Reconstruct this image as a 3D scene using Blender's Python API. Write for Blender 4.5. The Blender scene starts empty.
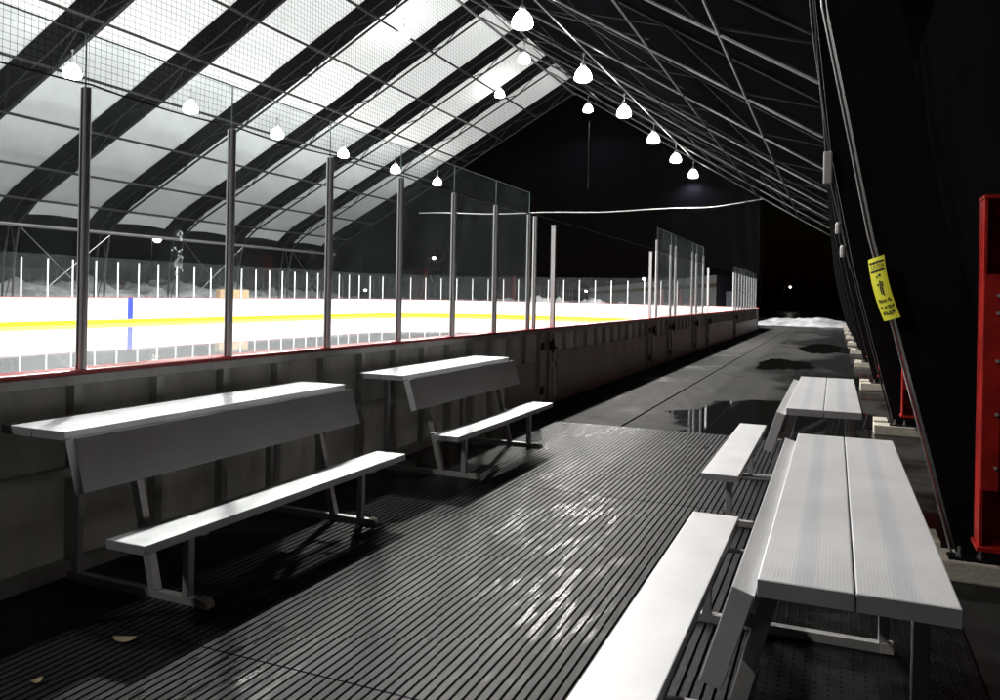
import bpy, bmesh, math, random
from mathutils import Vector, Matrix
random.seed(7)
D = bpy.data
S = bpy.context.scene
COL = S.collection
R = math.radians

# ------------------------------------------------------------------ materials
def nodes_of(name):
    m = D.materials.new(name); m.use_nodes = True
    nt = m.node_tree
    return m, nt, nt.nodes, nt.links, nt.nodes['Principled BSDF']

def mat(name, col, rough=0.5, metal=0.0, var=0.0, vscale=6.0, stretch=(1, 1, 1), bump=0.0, bscale=40.0,
        rvar=0.0, spec=0.5, emit=None, coat=0.0):
    m, nt, N, L, b = nodes_of(name)
    b.inputs['Base Color'].default_value = (*col, 1)
    b.inputs['Roughness'].default_value = rough
    b.inputs['Metallic'].default_value = metal
    b.inputs['Specular IOR Level'].default_value = spec
    b.inputs['Coat Weight'].default_value = coat
    if emit:
        b.inputs['Emission Color'].default_value = (*emit[0], 1)
        b.inputs['Emission Strength'].default_value = emit[1]
    if var or bump or rvar:
        g = N.new('ShaderNodeNewGeometry')
        mp = N.new('ShaderNodeMapping'); mp.inputs['Scale'].default_value = stretch
        L.new(g.outputs['Position'], mp.inputs['Vector'])
        n = N.new('ShaderNodeTexNoise'); n.inputs['Scale'].default_value = vscale
        n.inputs['Detail'].default_value = 6; n.inputs['Roughness'].default_value = 0.62
        L.new(mp.outputs['Vector'], n.inputs['Vector'])
        if var:
            r = N.new('ShaderNodeMapRange')
            r.inputs['From Min'].default_value = .3; r.inputs['From Max'].default_value = .7
            r.inputs['To Min'].default_value = 1 - var; r.inputs['To Max'].default_value = 1 + var
            L.new(n.outputs['Fac'], r.inputs['Value'])
            mx = N.new('ShaderNodeVectorMath'); mx.operation = 'SCALE'
            mx.inputs[0].default_value = col
            L.new(r.outputs['Result'], mx.inputs['Scale'])
            L.new(mx.outputs['Vector'], b.inputs['Base Color'])
        if rvar:
            r = N.new('ShaderNodeMapRange')
            r.inputs['From Min'].default_value = .3; r.inputs['From Max'].default_value = .7
            r.inputs['To Min'].default_value = max(.02, rough - rvar); r.inputs['To Max'].default_value = min(1, rough + rvar)
            L.new(n.outputs['Fac'], r.inputs['Value']); L.new(r.outputs['Result'], b.inputs['Roughness'])
        if bump:
            n2 = N.new('ShaderNodeTexNoise'); n2.inputs['Scale'].default_value = bscale; n2.inputs['Detail'].default_value = 5
            L.new(mp.outputs['Vector'], n2.inputs['Vector'])
            bp = N.new('ShaderNodeBump'); bp.inputs['Strength'].default_value = bump; bp.inputs['Distance'].default_value = .01
            L.new(n2.outputs['Fac'], bp.inputs['Height']); L.new(bp.outputs['Normal'], b.inputs['Normal'])
    return m

def plank_mat(name, band):
    """brushed aluminium plank: fine flutes along its length, smoother strip along it, smudges"""
    m, nt, N, L, b = nodes_of(name)
    tc = N.new('ShaderNodeTexCoord'); sp = N.new('ShaderNodeSeparateXYZ')
    L.new(tc.outputs['Generated'], sp.inputs['Vector'])
    cr = N.new('ShaderNodeValToRGB'); e = cr.color_ramp.elements
    base = (.72, .728, .745, 1); strip = (.63, .64, .675, 1)
    e[0].position = 0; e[0].color = base
    e[1].position = 1; e[1].color = base
    if band:
        for p, c in ((.34, base), (.42, strip), (.56, strip), (.66, base)):
            x = e.new(p); x.color = c
    L.new(sp.outputs['X'], cr.inputs['Fac'])
    g = N.new('ShaderNodeNewGeometry')
    mp = N.new('ShaderNodeMapping'); mp.inputs['Scale'].default_value = (2.6, 1.6, 2.6)
    L.new(g.outputs['Position'], mp.inputs['Vector'])
    n = N.new('ShaderNodeTexNoise'); n.inputs['Scale'].default_value = 1.6; n.inputs['Detail'].default_value = 7
    n.inputs['Roughness'].default_value = .6
    L.new(mp.outputs['Vector'], n.inputs['Vector'])
    r = N.new('ShaderNodeMapRange'); r.inputs['From Min'].default_value = .3; r.inputs['From Max'].default_value = .7
    r.inputs['To Min'].default_value = .92; r.inputs['To Max'].default_value = 1.04
    L.new(n.outputs['Fac'], r.inputs['Value'])
    mx = N.new('ShaderNodeVectorMath'); mx.operation = 'SCALE'
    L.new(cr.outputs['Color'], mx.inputs[0]); L.new(r.outputs['Result'], mx.inputs['Scale'])
    L.new(mx.outputs['Vector'], b.inputs['Base Color'])
    b.inputs['Metallic'].default_value = .35
    r2 = N.new('ShaderNodeMapRange'); r2.inputs['To Min'].default_value = .38; r2.inputs['To Max'].default_value = .6
    L.new(n.outputs['Fac'], r2.inputs['Value']); L.new(r2.outputs['Result'], b.inputs['Roughness'])
    # flutes
    w = N.new('ShaderNodeMath'); w.operation = 'MULTIPLY'; w.inputs[1].default_value = 2 * math.pi * 26
    L.new(sp.outputs['X'], w.inputs[0])
    s = N.new('ShaderNodeMath'); s.operation = 'SINE'; L.new(w.outputs[0], s.inputs[0])
    bp = N.new('ShaderNodeBump'); bp.inputs['Strength'].default_value = .10; bp.inputs['Distance'].default_value = .0006
    L.new(s.outputs[0], bp.inputs['Height']); L.new(bp.outputs['Normal'], b.inputs['Normal'])
    return m

def glass_mat(name, tint, dirt):
    m, nt, N, L, b = nodes_of(name)
    N.remove(b)
    out = N['Material Output']
    t = N.new('ShaderNodeBsdfTransparent'); t.inputs['Color'].default_value = (*tint, 1)
    g = N.new('ShaderNodeBsdfGlossy'); g.inputs['Roughness'].default_value = .0
    ge = N.new('ShaderNodeNewGeometry'); dt = N.new('ShaderNodeVectorMath'); dt.operation = 'DOT_PRODUCT'
    L.new(ge.outputs['Normal'], dt.inputs[0]); L.new(ge.outputs['Incoming'], dt.inputs[1])
    def mth(op, a, v=None, first=False):
        n_ = N.new('ShaderNodeMath'); n_.operation = op; L.new(a, n_.inputs[1 if first else 0])
        if v is not None: n_.inputs[0 if first else 1].default_value = v
        return n_.outputs[0]
    ab = mth('ABSOLUTE', dt.outputs['Value']); om = mth('SUBTRACT', ab, 1.0, True); pw = mth('POWER', om, 5.0)
    f = N.new('ShaderNodeMath'); f.operation = 'MULTIPLY_ADD'; L.new(pw, f.inputs[0]); f.inputs[1].default_value = .6; f.inputs[2].default_value = .035
    m1 = N.new('ShaderNodeMixShader'); L.new(f.outputs[0], m1.inputs[0]); L.new(t.outputs[0], m1.inputs[1]); L.new(g.outputs[0], m1.inputs[2])
    d = N.new('ShaderNodeBsdfDiffuse'); d.inputs['Color'].default_value = (.75, .82, .85, 1)
    geo = N.new('ShaderNodeNewGeometry')
    n = N.new('ShaderNodeTexNoise'); n.inputs['Scale'].default_value = 2.3; n.inputs['Detail'].default_value = 8; n.inputs['Roughness'].default_value = .7
    L.new(geo.outputs['Position'], n.inputs['Vector'])
    r = N.new('ShaderNodeMapRange'); r.inputs['From Min'].default_value = .35; r.inputs['From Max'].default_value = .75
    r.inputs['To Min'].default_value = dirt * .6; r.inputs['To Max'].default_value = dirt * 1.6
    L.new(n.outputs['Fac'], r.inputs['Value'])
    m2 = N.new('ShaderNodeMixShader'); L.new(r.outputs['Result'], m2.inputs[0]); L.new(m1.outputs[0], m2.inputs[1]); L.new(d.outputs[0], m2.inputs[2])
    L.new(m2.outputs[0], out.inputs['Surface'])
    return m

def translucent_mat(name, col, t, var=.2):
    m, nt, N, L, b = nodes_of(name)
    N.remove(b); out = N['Material Output']
    g = N.new('ShaderNodeNewGeometry'); mp = N.new('ShaderNodeMapping'); mp.inputs['Scale'].default_value = (1, 1, .35)
    L.new(g.outputs['Position'], mp.inputs['Vector'])
    n = N.new('ShaderNodeTexNoise'); n.inputs['Scale'].default_value = 2.4; n.inputs['Detail'].default_value = 7; n.inputs['Roughness'].default_value = .65
    L.new(mp.outputs['Vector'], n.inputs['Vector'])
    r = N.new('ShaderNodeMapRange'); r.inputs['From Min'].default_value = .3; r.inputs['From Max'].default_value = .7
    r.inputs['To Min'].default_value = 1 - var; r.inputs['To Max'].default_value = 1 + var * .3
    L.new(n.outputs['Fac'], r.inputs['Value'])
    sc = N.new('ShaderNodeVectorMath'); sc.operation = 'SCALE'; sc.inputs[0].default_value = col; L.new(r.outputs['Result'], sc.inputs['Scale'])
    d = N.new('ShaderNodeBsdfDiffuse'); L.new(sc.outputs['Vector'], d.inputs['Color'])
    tr = N.new('ShaderNodeBsdfTranslucent'); L.new(sc.outputs['Vector'], tr.inputs['Color'])
    x = N.new('ShaderNodeMixShader'); x.inputs[0].default_value = t
    L.new(d.outputs[0], x.inputs[1]); L.new(tr.outputs[0], x.inputs[2]); L.new(x.outputs[0], out.inputs['Surface'])
    return m

def sheer_mat(name, col, cover):
    m, nt, N, L, b = nodes_of(name)
    N.remove(b); out = N['Material Output']
    t = N.new('ShaderNodeBsdfTransparent'); d = N.new('ShaderNodeBsdfDiffuse'); d.inputs['Color'].default_value = (*col, 1)
    x = N.new('ShaderNodeMixShader'); x.inputs[0].default_value = cover
    L.new(t.outputs[0], x.inputs[1]); L.new(d.outputs[0], x.inputs[2]); L.new(x.outputs[0], out.inputs['Surface'])
    return m

def wet_ground_mat(name, dry, wet, lo, hi, scale, wet_rough=.05, dry_rough=.7, bump=.35, stain=.25, stretch=(1, 1, 1), xgrad=None, spec=.5):
    """paving with puddles: where the mask is wet the paving is darker and mirror smooth"""
    m, nt, N, L, b = nodes_of(name)
    b.inputs['Specular IOR Level'].default_value = spec
    g = N.new('ShaderNodeNewGeometry')
    mp = N.new('ShaderNodeMapping'); mp.inputs['Scale'].default_value = stretch
    L.new(g.outputs['Position'], mp.inputs['Vector'])
    n = N.new('ShaderNodeTexNoise'); n.inputs['Scale'].default_value = scale; n.inputs['Detail'].default_value = 5
    n.inputs['Roughness'].default_value = .55; n.inputs['Distortion'].default_value = .4
    L.new(mp.outputs['Vector'], n.inputs['Vector'])
    r = N.new('ShaderNodeMapRange'); r.inputs['From Min'].default_value = lo; r.inputs['From Max'].default_value = hi
    r.interpolation_type = 'SMOOTHSTEP'
    if xgrad:
        sx_ = N.new('ShaderNodeSeparateXYZ'); L.new(g.outputs['Position'], sx_.inputs['Vector'])
        gr_ = N.new('ShaderNodeMapRange'); gr_.inputs['From Min'].default_value = xgrad[0]; gr_.inputs['From Max'].default_value = xgrad[1]
        gr_.inputs['To Min'].default_value = -xgrad[2]; gr_.inputs['To Max'].default_value = xgrad[2]
        L.new(sx_.outputs['X'], gr_.inputs['Value'])
        ad_ = N.new('ShaderNodeMath'); L.new(gr_.outputs['Result'], ad_.inputs[0]); L.new(n.outputs['Fac'], ad_.inputs[1])
        L.new(ad_.outputs[0], r.inputs['Value'])
    else:
        L.new(n.outputs['Fac'], r.inputs['Value'])
    fine = N.new('ShaderNodeTexNoise'); fine.inputs['Scale'].default_value = 5.5; fine.inputs['Detail'].default_value = 9
    fine.inputs['Roughness'].default_value = .7
    L.new(g.outputs['Position'], fine.inputs['Vector'])
    fr = N.new('ShaderNodeMapRange'); fr.inputs['From Min'].default_value = .3; fr.inputs['From Max'].default_value = .7
    fr.inputs['To Min'].default_value = 1 - stain; fr.inputs['To Max'].default_value = 1 + stain
    L.new(fine.outputs['Fac'], fr.inputs['Value'])
    sc = N.new('ShaderNodeVectorMath'); sc.operation = 'SCALE'; sc.inputs[0].default_value = dry
    L.new(fr.outputs['Result'], sc.inputs['Scale'])
    mx = N.new('ShaderNodeMix'); mx.data_type = 'RGBA'
    L.new(r.outputs['Result'], mx.inputs['Factor']); L.new(sc.outputs['Vector'], mx.inputs['A'])
    mx.inputs['B'].default_value = (*wet, 1)
    L.new(mx.outputs['Result'], b.inputs['Base Color'])
    rr = N.new('ShaderNodeMapRange'); rr.inputs['To Min'].default_value = dry_rough; rr.inputs['To Max'].default_value = wet_rough
    L.new(r.outputs['Result'], rr.inputs['Value']); L.new(rr.outputs['Result'], b.inputs['Roughness'])
    gr = N.new('ShaderNodeTexNoise'); gr.inputs['Scale'].default_value = 90; gr.inputs['Detail'].default_value = 4
    L.new(g.outputs['Position'], gr.inputs['Vector'])
    inv = N.new('ShaderNodeMath'); inv.operation = 'SUBTRACT'; inv.inputs[0].default_value = 1.0
    L.new(r.outputs['Result'], inv.inputs[1])
    bs = N.new('ShaderNodeMath'); bs.operation = 'MULTIPLY'; bs.inputs[1].default_value = bump
    L.new(inv.outputs[0], bs.inputs[0])
    bp = N.new('ShaderNodeBump'); bp.inputs['Distance'].default_value = .006
    L.new(bs.outputs[0], bp.inputs['Strength']); L.new(gr.outputs['Fac'], bp.inputs['Height']); L.new(bp.outputs['Normal'], b.inputs['Normal'])
    return m

def ice_mat():
    m, nt, N, L, b = nodes_of('rink ice')
    g = N.new('ShaderNodeNewGeometry')
    mp = N.new('ShaderNodeMapping'); mp.inputs['Scale'].default_value = (.5, .16, 1); mp.inputs['Rotation'].default_value = (0, 0, .5)
    L.new(g.outputs['Position'], mp.inputs['Vector'])
    n = N.new('ShaderNodeTexNoise'); n.inputs['Scale'].default_value = 2.2; n.inputs['Detail'].default_value = 8; n.inputs['Roughness'].default_value = .65
    L.new(mp.outputs['Vector'], n.inputs['Vector'])
    cr = N.new('ShaderNodeValToRGB')
    cr.color_ramp.elements[0].position = .3; cr.color_ramp.elements[0].color = (.24, .255, .265, 1)
    cr.color_ramp.elements[1].position = .7; cr.color_ramp.elements[1].color = (.38, .40, .41, 1)
    L.new(n.outputs['Fac'], cr.inputs['Fac']); L.new(cr.outputs['Color'], b.inputs['Base Color'])
    r = N.new('ShaderNodeMapRange'); r.inputs['From Min'].default_value = .3; r.inputs['From Max'].default_value = .75
    r.inputs['To Min'].default_value = .015; r.inputs['To Max'].default_value = .06
    L.new(n.outputs['Fac'], r.inputs['Value']); L.new(r.outputs['Result'], b.inputs['Roughness'])
    b.inputs['IOR'].default_value = 1.33
    return m

M = {}
M['roof_galv'] = mat('dull galvanised roof pipe', (.19, .19, .195), .30, .85, var=.5, vscale=1.1)
M['galv'] = mat('galvanised steel', (.42, .42, .43), .34, .85, var=.15, vscale=5)
M['alu_post'] = mat('anodised aluminium post', (.80, .80, .81), .30, .40, var=.10, vscale=4, stretch=(1, 1, .2))
M['alu'] = mat('mill aluminium frame', (.55, .55, .55), .42, .55, var=.12, vscale=7)
M['plank'] = plank_mat('fluted aluminium plank', True)
M['plank_plain'] = plank_mat('plain aluminium plank', False)
M['cap'] = mat('plank end cap', (.40, .40, .42), .45, .3, var=.1)
M['rubber_cap'] = mat('rubber foot cap', (.42, .40, .35), .7, var=.2, vscale=30)
M['frame_grey'] = mat('weathered dasher frame', (.58, .58, .55), .45, .15, var=.25, vscale=3, stretch=(1, 1, .4))
M['backing'] = mat('dasher backing sheet', (.58, .57, .54), .4, 0, var=.16, vscale=2.2, stretch=(1, 1, .35), bump=.05, bscale=9)
M['sheet'] = mat('grey backing sheet', (.47, .46, .44), .38, .0, var=.2, vscale=1.8, bump=.04, bscale=7)
M['hdpe'] = mat('white board plastic', (.80, .81, .82), .35, 0, var=.03, vscale=2)
M['hdpe_thin'] = translucent_mat('translucent board plastic', (.72, .715, .68), .105, .36)
M['snow_thin'] = translucent_mat('stuck snow', (.92, .93, .95), .85, .05)
M['yellow'] = mat('yellow kick plate', (.84, .53, .01), .4, 0, var=.06, vscale=2)
M['blue'] = mat('blue line plastic', (.03, .06, .55), .4)
M['red_cap'] = mat('red cap rail', (.50, .03, .04), .32, 0, var=.12, vscale=4)
M['red_steel'] = mat('red painted steel', (.36, .013, .009), .42, 0, var=.4, vscale=7, bump=.06, bscale=60)
M['dark_hw'] = mat('dark hardware', (.035, .033, .03), .5, .5, var=.3)
M['black_steel'] = mat('black coated steel', (.0035, .0035, .0037), .6, .0, var=.2, spec=.12)
M['black_fabric'] = mat('black liner fabric', (.0022, .0022, .0024), .9, 0, var=.2, vscale=1.5, spec=0)
M['char_fabric'] = mat('charcoal roof fabric', (.0055, .0055, .0066), .85, 0, var=.3, vscale=.8, spec=.0)
M['strip_fabric'] = mat('dark keder strip', (.010, .0095, .0105), .85, 0, var=.15, vscale=.8, spec=.0)
M['white_fabric'] = mat('white roof membrane', (.82, .84, .845), .7, 0, var=.05, vscale=.35, bump=.5, bscale=.8)
M['dark_pipe'] = mat('dark painted pipe', (.03, .03, .03), .55, .1, spec=.2)
M['glass'] = glass_mat('shield glass', (.95, .97, .97), .072)
M['far_glass'] = glass_mat('clear far glass', (.965, .98, .98), .010)
M['glass_edge'] = mat('glass edge', (.30, .38, .37), .2, 0, spec=.8)
M['net_cord'] = mat('black net cord', (.0045, .0045, .005), .9, spec=0)
M['sheer'] = sheer_mat('far netting', (.05, .05, .08), .012)
M['concrete_block'] = mat('pale footing concrete', (.50, .47, .40), .85, 0, var=.2, vscale=7, bump=.3, bscale=45)
M['snow'] = mat('old snow', (.30, .31, .325), .8, 0, var=.6, vscale=1.1, bump=.8, bscale=3.5)
M['rope'] = mat('pale rope', (.55, .55, .53), .6)
M['grey_box'] = mat('grey junction box', (.36, .36, .36), .5)
M['tag_yellow'] = mat('yellow caution tag', (.86, .84, .05), .45)
M['tag_black'] = mat('black print', (.01, .01, .01), .6)
M['wood'] = mat('pale wood', (.50, .34, .19), .6, 0, var=.15, vscale=6)
M['dome'] = mat('lit lamp dome', (.9, .9, .9), .4, emit=((1, .97, .92), 25))
M['far_glow'] = mat('distant lamp glass', (.9, .9, .9), .4, emit=((1, .93, .8), 30))
M['red_glow'] = mat('dim red sign light', (.05, .008, .008), .4, emit=((1, .08, .05), .006))
M['building'] = mat('grey cladding', (.33, .34, .35), .6, 0, var=.1, vscale=.8)
M['brown_band'] = mat('brown fascia', (.14, .10, .06), .6)
M['container'] = mat('blue grey container', (.16, .18, .24), .6)
M['leaf'] = mat('dry leaf', (.42, .33, .20), .7, 0, var=.2, vscale=40)
M['asphalt'] = wet_ground_mat('wet asphalt', (.018, .0178, .0175), (.008, .008, .008), .44, .56, .42, .2, .6, .5, .35, spec=.15)
M['walk'] = wet_ground_mat('wet walkway concrete', (.036, .0355, .035), (.014, .0158, .0155), .36, .62, .34, .22, .75, .25, .3, stretch=(1, .6, 1), xgrad=(-2.6, .4, .20), spec=.06)
M['strip'] = wet_ground_mat('kerb concrete strip', (.046, .045, .045), (.03, .029, .029), .55, .72, .5, .35, .75, .2, .3, spec=.06)
M['stud'] = wet_ground_mat('studded rubber', (.008, .008, .008), (.006, .006, .006), .45, .6, 1.6, .3, .6, .12, .3, spec=.06)
def rubber_mat():
    m, nt, N, L, b = nodes_of('grooved rubber')
    g = N.new('ShaderNodeNewGeometry')
    def noise_(sc, det, stretch, rough=.6):
        mp = N.new('ShaderNodeMapping'); mp.inputs['Scale'].default_value = stretch
        L.new(g.outputs['Position'], mp.inputs['Vector'])
        n = N.new('ShaderNodeTexNoise'); n.inputs['Scale'].default_value = sc; n.inputs['Detail'].default_value = det; n.inputs['Roughness'].default_value = rough
        L.new(mp.outputs['Vector'], n.inputs['Vector']); return n.outputs['Fac']
    def rng(src, a, c, lo, hi):
        r = N.new('ShaderNodeMapRange'); r.interpolation_type = 'SMOOTHSTEP'
        for k, v in (('From Min', a), ('From Max', c), ('To Min', lo), ('To Max', hi)): r.inputs[k].default_value = v
        L.new(src, r.inputs['Value']); return r.outputs['Result']
    def mul(a, c):
        x = N.new('ShaderNodeMath'); x.operation = 'MULTIPLY'; L.new(a, x.inputs[0]); L.new(c, x.inputs[1]); return x.outputs[0]
    patch_ = rng(noise_(.9, 3, (1, .7, 1)), .48, .66, 0, 1)          # broad wet areas
    streak = rng(noise_(9, 4, (2.2, .35, 1)), .46, .62, 0, 1)        # water lying along the ribs
    wet = mul(patch_, streak)
    dirt = rng(noise_(3.1, 9, (1, 1, 1), .7), .3, .7, .62, 1.3)
    sc = N.new('ShaderNodeVectorMath'); sc.operation = 'SCALE'; sc.inputs[0].default_value = (.020, .0198, .0225); L.new(dirt, sc.inputs['Scale'])
    mx = N.new('ShaderNodeMix'); mx.data_type = 'RGBA'; L.new(wet, mx.inputs['Factor']); L.new(sc.outputs['Vector'], mx.inputs['A']); mx.inputs['B'].default_value = (.016, .016, .017, 1)
    L.new(mx.outputs['Result'], b.inputs['Base Color'])
    L.new(rng(wet, 0, 1, .46, .17), b.inputs['Roughness']); L.new(rng(wet, 0, 1, .11, .34), b.inputs['Specular IOR Level'])
    bp = N.new('ShaderNodeBump'); bp.inputs['Strength'].default_value = .45; bp.inputs['Distance'].default_value = .004
    L.new(noise_(55, 5, (1, .6, 1)), bp.inputs['Height']); L.new(bp.outputs['Normal'], b.inputs['Normal'])
    return m
M['rubber'] = rubber_mat()
def water_mat():
    m = mat('standing water', (.009, .009, .009), .02, 0, bump=.03, bscale=7)
    nt = m.node_tree; N = nt.nodes; L = nt.links; b = N['Principled BSDF']
    a = N.new('ShaderNodeAttribute'); a.attribute_name = 'depth'
    g = N.new('ShaderNodeNewGeometry'); n = N.new('ShaderNodeTexNoise'); n.inputs['Scale'].default_value = 3.2; n.inputs['Detail'].default_value = 8; n.inputs['Roughness'].default_value = .65
    L.new(g.outputs['Position'], n.inputs['Vector'])
    ma = N.new('ShaderNodeMath'); ma.operation = 'MULTIPLY_ADD'; L.new(n.outputs['Fac'], ma.inputs[0]); ma.inputs[1].default_value = 1.1; ma.inputs[2].default_value = -.55
    ad = N.new('ShaderNodeMath'); L.new(ma.outputs[0], ad.inputs[0]); L.new(a.outputs['Fac'], ad.inputs[1])
    r = N.new('ShaderNodeMapRange'); r.interpolation_type = 'SMOOTHSTEP'; r.inputs['From Min'].default_value = .25; r.inputs['From Max'].default_value = .62
    L.new(ad.outputs[0], r.inputs['Value']); L.new(r.outputs['Result'], b.inputs['Alpha'])
    return m
M['water'] = water_mat()
M['ice'] = ice_mat()

# ------------------------------------------------------------------ mesh helpers
class MB:
    def __init__(s): s.bm = bmesh.new()
    def poly(s, pts):
        return s.bm.faces.new([s.bm.verts.new(p) for p in pts])
    def hexa(s, a, b):
        """two quads a, b (same winding) joined into a solid"""
        va = [s.bm.verts.new(p) for p in a]; vb = [s.bm.verts.new(p) for p in b]
        n = len(va)
        s.bm.faces.new(va[::-1]); s.bm.faces.new(vb)
        for i in range(n):
            s.bm.faces.new([va[i], va[(i + 1) % n], vb[(i + 1) % n], vb[i]])
        return s
    def box(s, x0, x1, y0, y1, z0, z1):
        return s.hexa([(x0, y0, z0), (x1, y0, z0), (x1, y1, z0), (x0, y1, z0)], [(x0, y0, z1), (x1, y0, z1), (x1, y1, z1), (x0, y1, z1)])
    def prism_y(s, prof, y0, y1):
        return s.hexa([(x, y0, z) for x, z in prof], [(x, y1, z) for x, z in prof])
    def tube(s, p, q, r, n=6, r2=None, caps=True):
        p, q = Vector(p), Vector(q); d = (q - p)
        if d.length < 1e-6: return s
        d.normalize(); u = d.orthogonal().normalized(); v = d.cross(u); r2 = r if r2 is None else r2
        A = [s.bm.verts.new(p + (u * math.cos(t) + v * math.sin(t)) * r) for t in [2 * math.pi * i / n for i in range(n)]]
        B = [s.bm.verts.new(q + (u * math.cos(t) + v * math.sin(t)) * r2) for t in [2 * math.pi * i / n for i in range(n)]]
        for i in range(n): s.bm.faces.new([A[i], A[(i + 1) % n], B[(i + 1) % n], B[i]])
        if caps: s.bm.faces.new(A[::-1]); s.bm.faces.new(B)
        return s
    def path(s, pts, r, n=6):
        for a, b in zip(pts, pts[1:]): s.tube(a, b, r, n)
        return s
    def lathe(s, prof, c, n=20, cap=True):
        rows = []
        for r, z in prof:
            rows.append([s.bm.verts.new((c[0] + r * math.cos(2 * math.pi * i / n), c[1] + r * math.sin(2 * math.pi * i / n), c[2] + z)) for i in range(n)])
        for a, b in zip(rows, rows[1:]):
            for i in range(n): s.bm.faces.new([a[i], a[(i + 1) % n], b[(i + 1) % n], b[i]])
        if cap: s.bm.faces.new(rows[0][::-1]); s.bm.faces.new(rows[-1])
        return s
    def strip(s, A, B):
        va = [s.bm.verts.new(p) for p in A]; vb = [s.bm.verts.new(p) for p in B]
        for i in range(len(va) - 1): s.bm.faces.new([va[i], va[i + 1], vb[i + 1], vb[i]])
        return s
    def wall(s, pts, z0, z1, t, side):
        """extrude a plan polyline into a wall of thickness t"""
        off = offset(pts, t * side)
        n = len(pts)
        rows = [[s.bm.verts.new((p[0], p[1], z)) for p in P] for P, z in ((pts, z0), (pts, z1), (off, z1), (off, z0))]
        for k in range(4):
            a, b = rows[k], rows[(k + 1) % 4]
            for i in range(n - 1): s.bm.faces.new([a[i], a[i + 1], b[i + 1], b[i]])
        s.bm.faces.new([r[0] for r in rows]); s.bm.faces.new([r[-1] for r in rows][::-1])
        return s
    def bevel(s, w, seg=1):
        bmesh.ops.bevel(s.bm, geom=list(s.bm.edges), offset=w, segments=seg, affect='EDGES', profile=.6, clamp_overlap=True)
        return s
    def build(s, name, m, parent=None, smooth=False, base=None):
        """base: world/local point that becomes the object's origin; children use their parent's origin"""
        org = Vector((0, 0, 0))
        if base is not None: org = Vector(base)
        elif parent is not None: org = Vector(parent['_o']) if '_o' in parent else Vector((0, 0, 0))
        bmesh.ops.recalc_face_normals(s.bm, faces=s.bm.faces)
        me = D.meshes.new(name)
        for v in s.bm.verts: v.co -= org
        if smooth:
            for f in s.bm.faces: f.smooth = True
        s.bm.to_mesh(me); s.bm.free()
        me.materials.append(M[m] if isinstance(m, str) else m)
        o = D.objects.new(name, me); COL.objects.link(o)
        if parent is not None: o.parent = parent
        if base is not None and parent is None: o.location = org
        if base is None and parent is not None: ORG[o.name] = tuple(org)
        return o
ORG = {}
def offset(pts, d):
    out = []
    for i, p in enumerate(pts):
        a = Vector(pts[max(0, i - 1)][:2]); b = Vector(pts[min(len(pts) - 1, i + 1)][:2])
        t = (b - a).normalized(); out.append((p[0] - t.y * d, p[1] + t.x * d))
    return out

def tag(o, label=None, cat=None, group=None, kind=None):
    if label: o['label'] = label
    if cat: o['category'] = cat
    if group: o['group'] = group
    if kind: o['kind'] = kind
    return o
def thing(name, label, cat, loc=(0, 0, 0), rz=0, group=None, local=False):
    """an Empty at the thing's base; parts given in world coordinates unless local=True"""
    o = D.objects.new(name, None); COL.objects.link(o); o.empty_display_size = .2
    o.location = loc; o.rotation_euler = (0, 0, rz)
    THING_ORG[o.name] = (0, 0, 0) if local else tuple(loc)
    o['_o'] = list((0, 0, 0) if local else loc)
    return tag(o, label, cat, group)
THING_ORG = {}
def sub(mb, name, m, part, smooth=False):
    """a sub-part below a part: parts share the thing's origin, so verts use the same offset"""
    root = part.parent
    org = Vector(root['_o'])
    bmesh.ops.recalc_face_normals(mb.bm, faces=mb.bm.faces)
    for v in mb.bm.verts: v.co -= org
    if smooth:
        for f in mb.bm.faces: f.smooth = True
    me = D.meshes.new(name); mb.bm.to_mesh(me); mb.bm.free(); me.materials.append(M[m])
    o = D.objects.new(name, me); COL.objects.link(o); o.parent = part
    return o
def copy_tree(o, parent=None):
    c = o.copy(); COL.objects.link(c); c.parent = parent
    for ch in [x for x in D.objects if x.parent == o and x != c]: copy_tree(ch, c)
    return c
def structure(mb, name, m, smooth=False, kind='structure'):
    o = mb.build(name, m, None, smooth); o['kind'] = kind
    return o

# ------------------------------------------------------------------ camera (level, looking along the boards, lens shifted down)
YAW, ROLL, F, H = .4009, .0188, 790.5, 1.667
cam = D.cameras.new('Camera'); co = D.objects.new('Camera', cam); COL.objects.link(co)
cam.sensor_fit = 'HORIZONTAL'; cam.sensor_width = 36; cam.lens = F / 1000 * 36
cam.shift_y = -54.4 / 1000; cam.clip_start = .05; cam.clip_end = 600
fw = Vector((-math.sin(YAW), math.cos(YAW), 0)); rt = Vector((math.cos(YAW), math.sin(YAW), 0)); up = Vector((0, 0, 1))
cr, sr = math.cos(ROLL), math.sin(ROLL)
rt2 = rt * cr + up * sr; up2 = -rt * sr + up * cr
mt = Matrix((rt2, up2, -fw)).transposed().to_4x4(); mt.translation = (0, 0, H)
co.matrix_world = mt
S.camera = co
def at(px, y, X=None, Y=None, z=None):
    pass

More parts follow.
